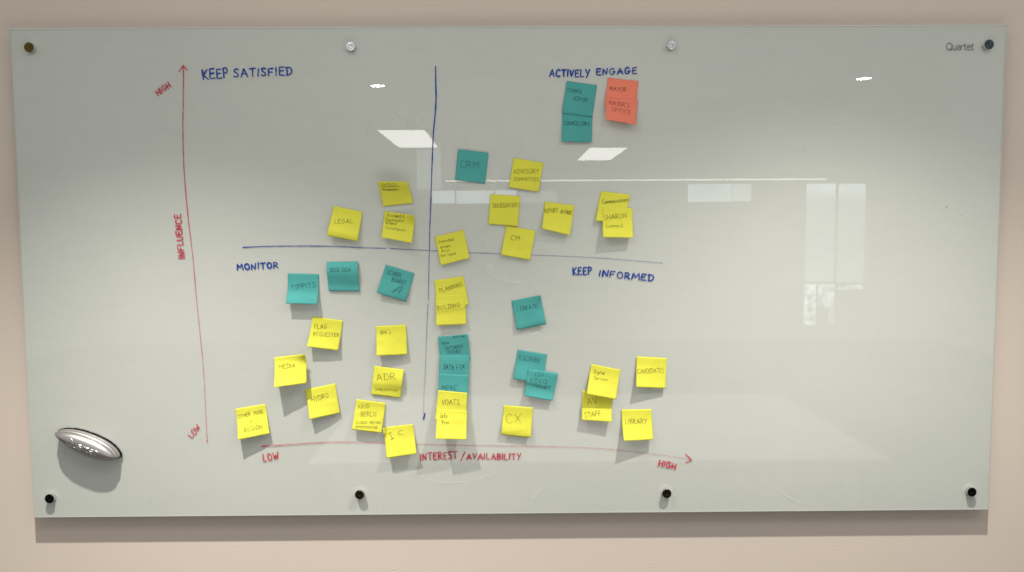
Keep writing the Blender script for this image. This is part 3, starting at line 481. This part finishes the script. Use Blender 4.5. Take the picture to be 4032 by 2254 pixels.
 {'colour': 'yellow', 'corners': [[-0.34196, -0.12497], [-0.26628, -0.12169], [-0.26364, -0.19582], [-0.33937, -0.19777]], 'lift': [(0, 0.4, 0.8), (0.3, 1.5, 1.5), (1, 13, 7)], 'words': [('BIA', 0.15, 0.277, 0.341, 0.277, 0.124), ("'s", 0.399, 0.289, 0.471, 0.293, 0.15)], 'label': "yellow sticky note lettered BIA's, below the SCHOOL BOARDS note"},
 {'colour': 'yellow', 'corners': [[-0.59924, -0.20246], [-0.51679, -0.19198], [-0.51397, -0.26448], [-0.59074, -0.27141]], 'lift': [(0, 0.8, 9), (0.2, 3, 7), (0.55, 13, 11), (1, 28, 17)], 'words': [('MEDIA', 0.136, 0.422, 0.644, 0.438, 0.145)], 'label': 'bright yellow sticky note lettered MEDIA casting a long shadow', 'corner': (1, 0, 14)},
 {'colour': 'yellow', 'corners': [[-0.34805, -0.22537], [-0.27279, -0.23479], [-0.28239, -0.30704], [-0.35643, -0.29795]], 'lift': [(0, 0.6, 3), (0.3, 2, 9), (0.55, 4, 8.5), (0.75, 2, 4), (1, 2, 3)], 'words': [('ADR', 0.144, 0.492, 0.758, 0.364, 0.217), ('OMBUDSMAN', 0.103, 0.843, 0.875, 0.782, 0.093)], 'label': 'crumpled yellow sticky note lettered ADR OMBUDSMAN'},
 {'colour': 'yellow', 'corners': [[-0.52361, -0.28488], [-0.44737, -0.26914], [-0.43547, -0.34418], [-0.50974, -0.35732]], 'lift': [(0, 0.6, 0.6), (0.4, 3, 2.5), (1, 14, 4.5)], 'words': [('HYDRO', 0.161, 0.459, 0.726, 0.41, 0.158)], 'label': 'tilted yellow sticky note lettered HYDRO'},
 {'colour': 'yellow', 'corners': [[-0.70029, -0.33258], [-0.62431, -0.32044], [-0.61225, -0.39437], [-0.68825, -0.40646]], 'lift': [(0, 0.4, 0.4), (0.3, 2, 1.5), (1, 18, 9)], 'words': [('OTHER', 0.06, 0.344, 0.469, 0.299, 0.121), ('MUNS', 0.585, 0.305, 0.877, 0.301, 0.121), ('+', 0.424, 0.535, 0.502, 0.53, 0.068), ('REGION', 0.212, 0.808, 0.798, 0.792, 0.136)], 'label': 'yellow sticky note lettered OTHER MUNS + REGION, lowest left on the board'},
 {'colour': 'yellow', 'corners': [[-0.39461, -0.30976], [-0.32023, -0.31971], [-0.33107, -0.39479], [-0.40497, -0.38457]], 'lift': [(0, 0.6, 2.5), (0.25, 1, 2), (1, 10, 9)], 'words': [('ARID', 0.097, 0.325, 0.481, 0.233, 0.146), ('BERLIS', 0.232, 0.54, 0.744, 0.472, 0.146), ('CLOSED', 0.091, 0.808, 0.476, 0.755, 0.074), ('MEETING', 0.563, 0.744, 0.944, 0.703, 0.082), ('INVESTIGATOR', 0.108, 0.932, 0.839, 0.882, 0.074)], 'label': 'yellow sticky note with small CLOSED MEETING lettering at its foot'},
 {'colour': 'yellow', 'corners': [[-0.32747, -0.38252], [-0.25258, -0.37473], [-0.24328, -0.44712], [-0.31857, -0.45808]], 'lift': [(0, 0.8, 0.8), (0.35, 4, 2.5), (1, 13.5, 12.5)], 'words': [('Î', 0.189, 0.423, 0.321, 0.382, 0.219), ('C', 0.469, 0.306, 0.623, 0.315, 0.147)], 'label': 'yellow sticky note lettered IC, hanging over the red interest axis', 'over': [39]}]

N = 22
def interp(kn, t, k):
    if t <= kn[0][0]: return kn[0][k]
    for i in range(len(kn) - 1):
        if t <= kn[i + 1][0]:
            p1, p2 = kn[i], kn[i + 1]; p0 = kn[max(0, i - 1)]; p3 = kn[min(len(kn) - 1, i + 2)]
            u = (t - p1[0]) / (p2[0] - p1[0]); h = p2[0] - p1[0]
            m1 = (p2[k] - p0[k]) / max(1e-6, p2[0] - p0[0]) * h; m2 = (p3[k] - p1[k]) / max(1e-6, p3[0] - p1[0]) * h
            return (2 * u**3 - 3 * u**2 + 1) * p1[k] + (u**3 - 2 * u**2 + u) * m1 + (-2 * u**3 + 3 * u**2) * p2[k] + (u**3 - u**2) * m2
    return kn[-1][k]
def bil(c, s, t):
    return [c[0][i] * (1 - s) * (1 - t) + c[1][i] * s * (1 - t) + c[2][i] * s * t + c[3][i] * (1 - s) * t for i in (0, 1)]
def inv_bil(c, x, z):
    s = t = .5
    for _ in range(12):
        p = bil(c, s, t); fx, fz = p[0] - x, p[1] - z
        a = [(c[1][i] - c[0][i]) * (1 - t) + (c[2][i] - c[3][i]) * t for i in (0, 1)]
        b = [(c[3][i] - c[0][i]) * (1 - s) + (c[2][i] - c[1][i]) * s for i in (0, 1)]
        det = a[0] * b[1] - a[1] * b[0]
        s -= (fx * b[1] - fz * b[0]) / det; t -= (a[0] * fz - a[1] * fx) / det
    return s, t
GRID = []
def sample(g, s, t):
    s = min(max(s, 0), 1) * N; t = min(max(t, 0), 1) * N; i = min(int(s), N - 1); j = min(int(t), N - 1); u, v = s - i, t - j
    P = g['P']; f = lambda a, b: P[b * (N + 1) + a]
    return f(i, j) * (1 - u) * (1 - v) + f(i + 1, j) * u * (1 - v) + f(i + 1, j + 1) * u * v + f(i, j + 1) * (1 - u) * v
for idx, nd in enumerate(NOTES):
    c = nd['corners']; kn = nd['lift']; H = []
    rng = random.Random(100 + idx); sd = rng.uniform(0, 90)
    for j in range(N + 1):
        for i in range(N + 1):
            s, t = i / N, j / N
            h = interp(kn, t, 1) * (1 - s) + interp(kn, t, 2) * s
            if 'corner' in nd:                                   # a corner that curls towards the room
                cs, ct, ch = nd['corner']; d = max(0, 1 - math.hypot(s - cs, t - ct) / .42); h += ch * d * d
            env = min(1, t * 3) * min(1, max(.15, h / 3))
            h += env * (.8 * noise.noise(Vector((s * 2.1 + sd, t * 3.2, sd))) + .3 * noise.noise(Vector((s * 5 + sd, t * 7, 2 + sd))) + .5 * abs(noise.noise(Vector((s * 2.6 - sd, t * 2.2 + s * 1.1, 4 + sd)))))
            H.append(max(.25, h * (1 + .2 * t)) / 1000)
    xz = [bil(c, i / N, j / N) for j in range(N + 1) for i in range(N + 1)]
    for ov in nd.get('over', ()):                                # a note lies on the ones it overlaps
        g = GRID[ov]
        for q, (x, z) in enumerate(xz):
            s, t = inv_bil(g['c'], x, z)
            if -.08 < s < 1.08 and -.08 < t < 1.08:
                H[q] = max(H[q], -sample(g, s, t).y + .0006)
    if nd.get('over'):
        for _ in range(3):
            H2 = list(H)
            for j in range(N + 1):
                for i in range(N + 1):
                    nb = [H[b * (N + 1) + a] for a, b in ((i - 1, j), (i + 1, j), (i, j - 1), (i, j + 1)) if 0 <= a <= N and 0 <= b <= N]
                    H2[j * (N + 1) + i] = max(H[j * (N + 1) + i], sum(nb) / len(nb))
            H = H2
    P = [Vector((x, -h, z)) for (x, z), h in zip(xz, H)]
    g = dict(c=c, P=P); GRID.append(g)
    o0 = Vector((sum(p.x for p in P[:N + 1]) / (N + 1), 0, sum(p.z for p in P[:N + 1]) / (N + 1)))   # the stuck edge
    me = D.meshes.new('sticky_note')
    me.from_pydata([p - o0 for p in P], [], [(j * (N + 1) + i, j * (N + 1) + i + 1, (j + 1) * (N + 1) + i + 1, (j + 1) * (N + 1) + i)[::-1] for j in range(N) for i in range(N)])
    for p in me.polygons: p.use_smooth = True
    note = link('sticky_note', me, None, m_paper[nd['colour']]); note.location = o0
    sol = note.modifiers.new('thickness', 'SOLIDIFY'); sol.thickness = .00015; sol.offset = -1
    tag(note, nd['label'], 'sticky note', 'sticky notes on the glass board')
    V, F, A = [], [], []
    SZ = .0762
    def place(x, y):                                             # x, y in metres on the sheet, y down from the top edge
        s, t = x / SZ, y / SZ; p = sample(g, s, t)
        du = sample(g, min(1, s + .02), t) - sample(g, max(0, s - .02), t); dv = sample(g, s, min(1, t + .02)) - sample(g, s, max(0, t - .02))
        n = du.cross(dv); n.normalize()
        if n.y > 0: n = -n
        return p + n * .00045 - o0
    for txt, s0, t0, s1, t1, h in nd['words']:
        st, wd = letter_strokes(txt, .22, .04, 0, rng)
        ax = Vector(((s1 - s0), (t1 - t0))); L_ = ax.length or 1e-6; ax.normalize(); up = Vector((ax.y, -ax.x))
        for q in st:
            pts = [((s0 + ax.x * x / wd * L_ + up.x * y * h) * SZ, (t0 + ax.y * x / wd * L_ + up.y * y * h) * SZ) for x, y in q]
            pts = resample(pts, .0022); d0 = rng.uniform(.62, .92)
            ribbon(V, F, A, [(p[0], p[1], d0) for p in pts], .00092 if h > .11 else .00072, place)
    ink_mesh('handwriting', V, F, A, m_pen, note)

# ------------------------------------------------------------------ the board eraser
EX, EZ, EANG = (-1.0668, -0.4171, 0.3951)
er = D.objects.new('board_eraser', None); C.objects.link(er); er.location = (EX, 0, EZ); er.rotation_euler = (0, EANG, 0)
tag(er, 'silver pointed oval board eraser with black felt, stuck at lower left of the glass', 'board eraser')
m_silver, nt, b = mat('silver_plastic', (.43, .41, .395), .36, .9); bump(nt, b, 900, .0001, .15)
m_silver2, nt, b = mat('grey_plastic_band', (.33, .325, .315), .38, .5)
m_felt, nt, b = mat('black_felt', (.008, .008, .012), 1., spec=.05); bump(nt, b, 700, .002)
m_emb, nt, b = mat('raised_silver', (.66, .64, .62), .28, .9)
EL, EW = .0845, .027                                              # half length and half width of the foot
def outline(kl, kw, n=72, tip=.0):
    pts = []
    for i in range(n):
        a = 2 * math.pi * i / n; x = math.cos(a); sn = math.sin(a)
        prof = (1 - min(1, abs(x)) ** 2.3) ** .66                 # a pointed oval, blunter towards its right end
        prof = max(prof, 0) * (1 + .06 * x)
        z = math.copysign(prof, sn) * EW * kw if abs(sn) > 1e-6 else 0
        pts.append((x * EL * kl, z))
    return pts
def loft(levels, n=72, jitter=0, cap=True):
    bm = bmesh.new(); rings = []
    for kl, kw, h in levels:
        rings.append([bm.verts.new((x * (1 + random.uniform(-jitter, jitter) * .4), -h, z * (1 + random.uniform(-jitter, jitter)))) for x, z in outline(kl, kw, n)])
    for a, b_ in zip(rings, rings[1:]):
        for i in range(n): bm.faces.new((a[i], a[(i + 1) % n], b_[(i + 1) % n], b_[i]))
    bm.faces.new(rings[0])
    if cap: bm.faces.new(rings[-1])
    bmesh.ops.recalc_face_normals(bm, faces=bm.faces)
    return bm
from_bm('felt_pad', loft([(.985, .97, .0003), (1.01, 1.03, .002), (1.01, 1.03, .0055), (.97, .96, .0075)], 110, .03), m_felt, er)
from_bm('grip_band', loft([(.96, .93, .0070), (.985, .97, .0078), (.985, .97, .0150), (.975, .95, .0162), (.95, .91, .0165)]), m_silver2, er, True)
from_bm('shell', loft([(.965, .93, .0164), (.98, .965, .0172), (.975, .96, .0215), (.955, .925, .0248), (.915, .84, .0262), (.88, .79, .0262)]), m_silver, er, True)
dome = [(.905, .80, .0252), (.905, .80, .0262)]
for q in range(1, 13):
    a = q / 12 * math.pi / 2; dome.append((.905 * max(.04, math.cos(a) ** .62), .80 * max(.02, math.cos(a) ** .9), .0262 + .0150 * math.sin(a)))
dm = from_bm('dome', loft(dome), m_silver, er, True)
# raised maker's name that follows the lower flank of the dome
def dome_h(x, z):
    best = .0250
    for kl, kw, h in dome:
        xx = abs(x) / (EL * kl)
        if xx < 1 and abs(z) <= (1 - xx ** 2.3) ** .66 * (1 + .06 * math.copysign(xx, x)) * EW * kw: best = max(best, h)
    return best
def dome_s(x, z):
    return sum(dome_h(x + a, z + b_) for a in (-.0015, 0, .0015) for b_ in (-.0012, 0, .0012)) / 9
st, wd = logo_strokes(.2); bm = bmesh.new(); k = .080 / wd
for p in st:
    pts = resample([(-.041 + a * k, -.0085 + c * k * 1.0) for a, c in p], .0016)
    rows = []
    for i, (x, z) in enumerate(pts):
        a = pts[max(0, i - 1)]; b_ = pts[min(len(pts) - 1, i + 1)]; dx, dz = b_[0] - a[0], b_[1] - a[1]; l = math.hypot(dx, dz) or 1e-9
        nx, nz = -dz / l, dx / l; row = []
        for s, hgt in ((-1, -.0004), (-.55, .0009), (.55, .0009), (1, -.0004)):
            xx, zz = x + nx * s * .0011, z + nz * s * .0011; row.append(bm.verts.new((xx, -(dome_s(xx, zz) + hgt), zz)))
        rows.append(row)
    for a, b_ in zip(rows, rows[1:]):
        for i in range(3): bm.faces.new((a[i], a[i + 1], b_[i + 1], b_[i]))
bmesh.ops.recalc_face_normals(bm, faces=bm.faces)
from_bm('raised_lettering', bm, m_emb, dm, True)
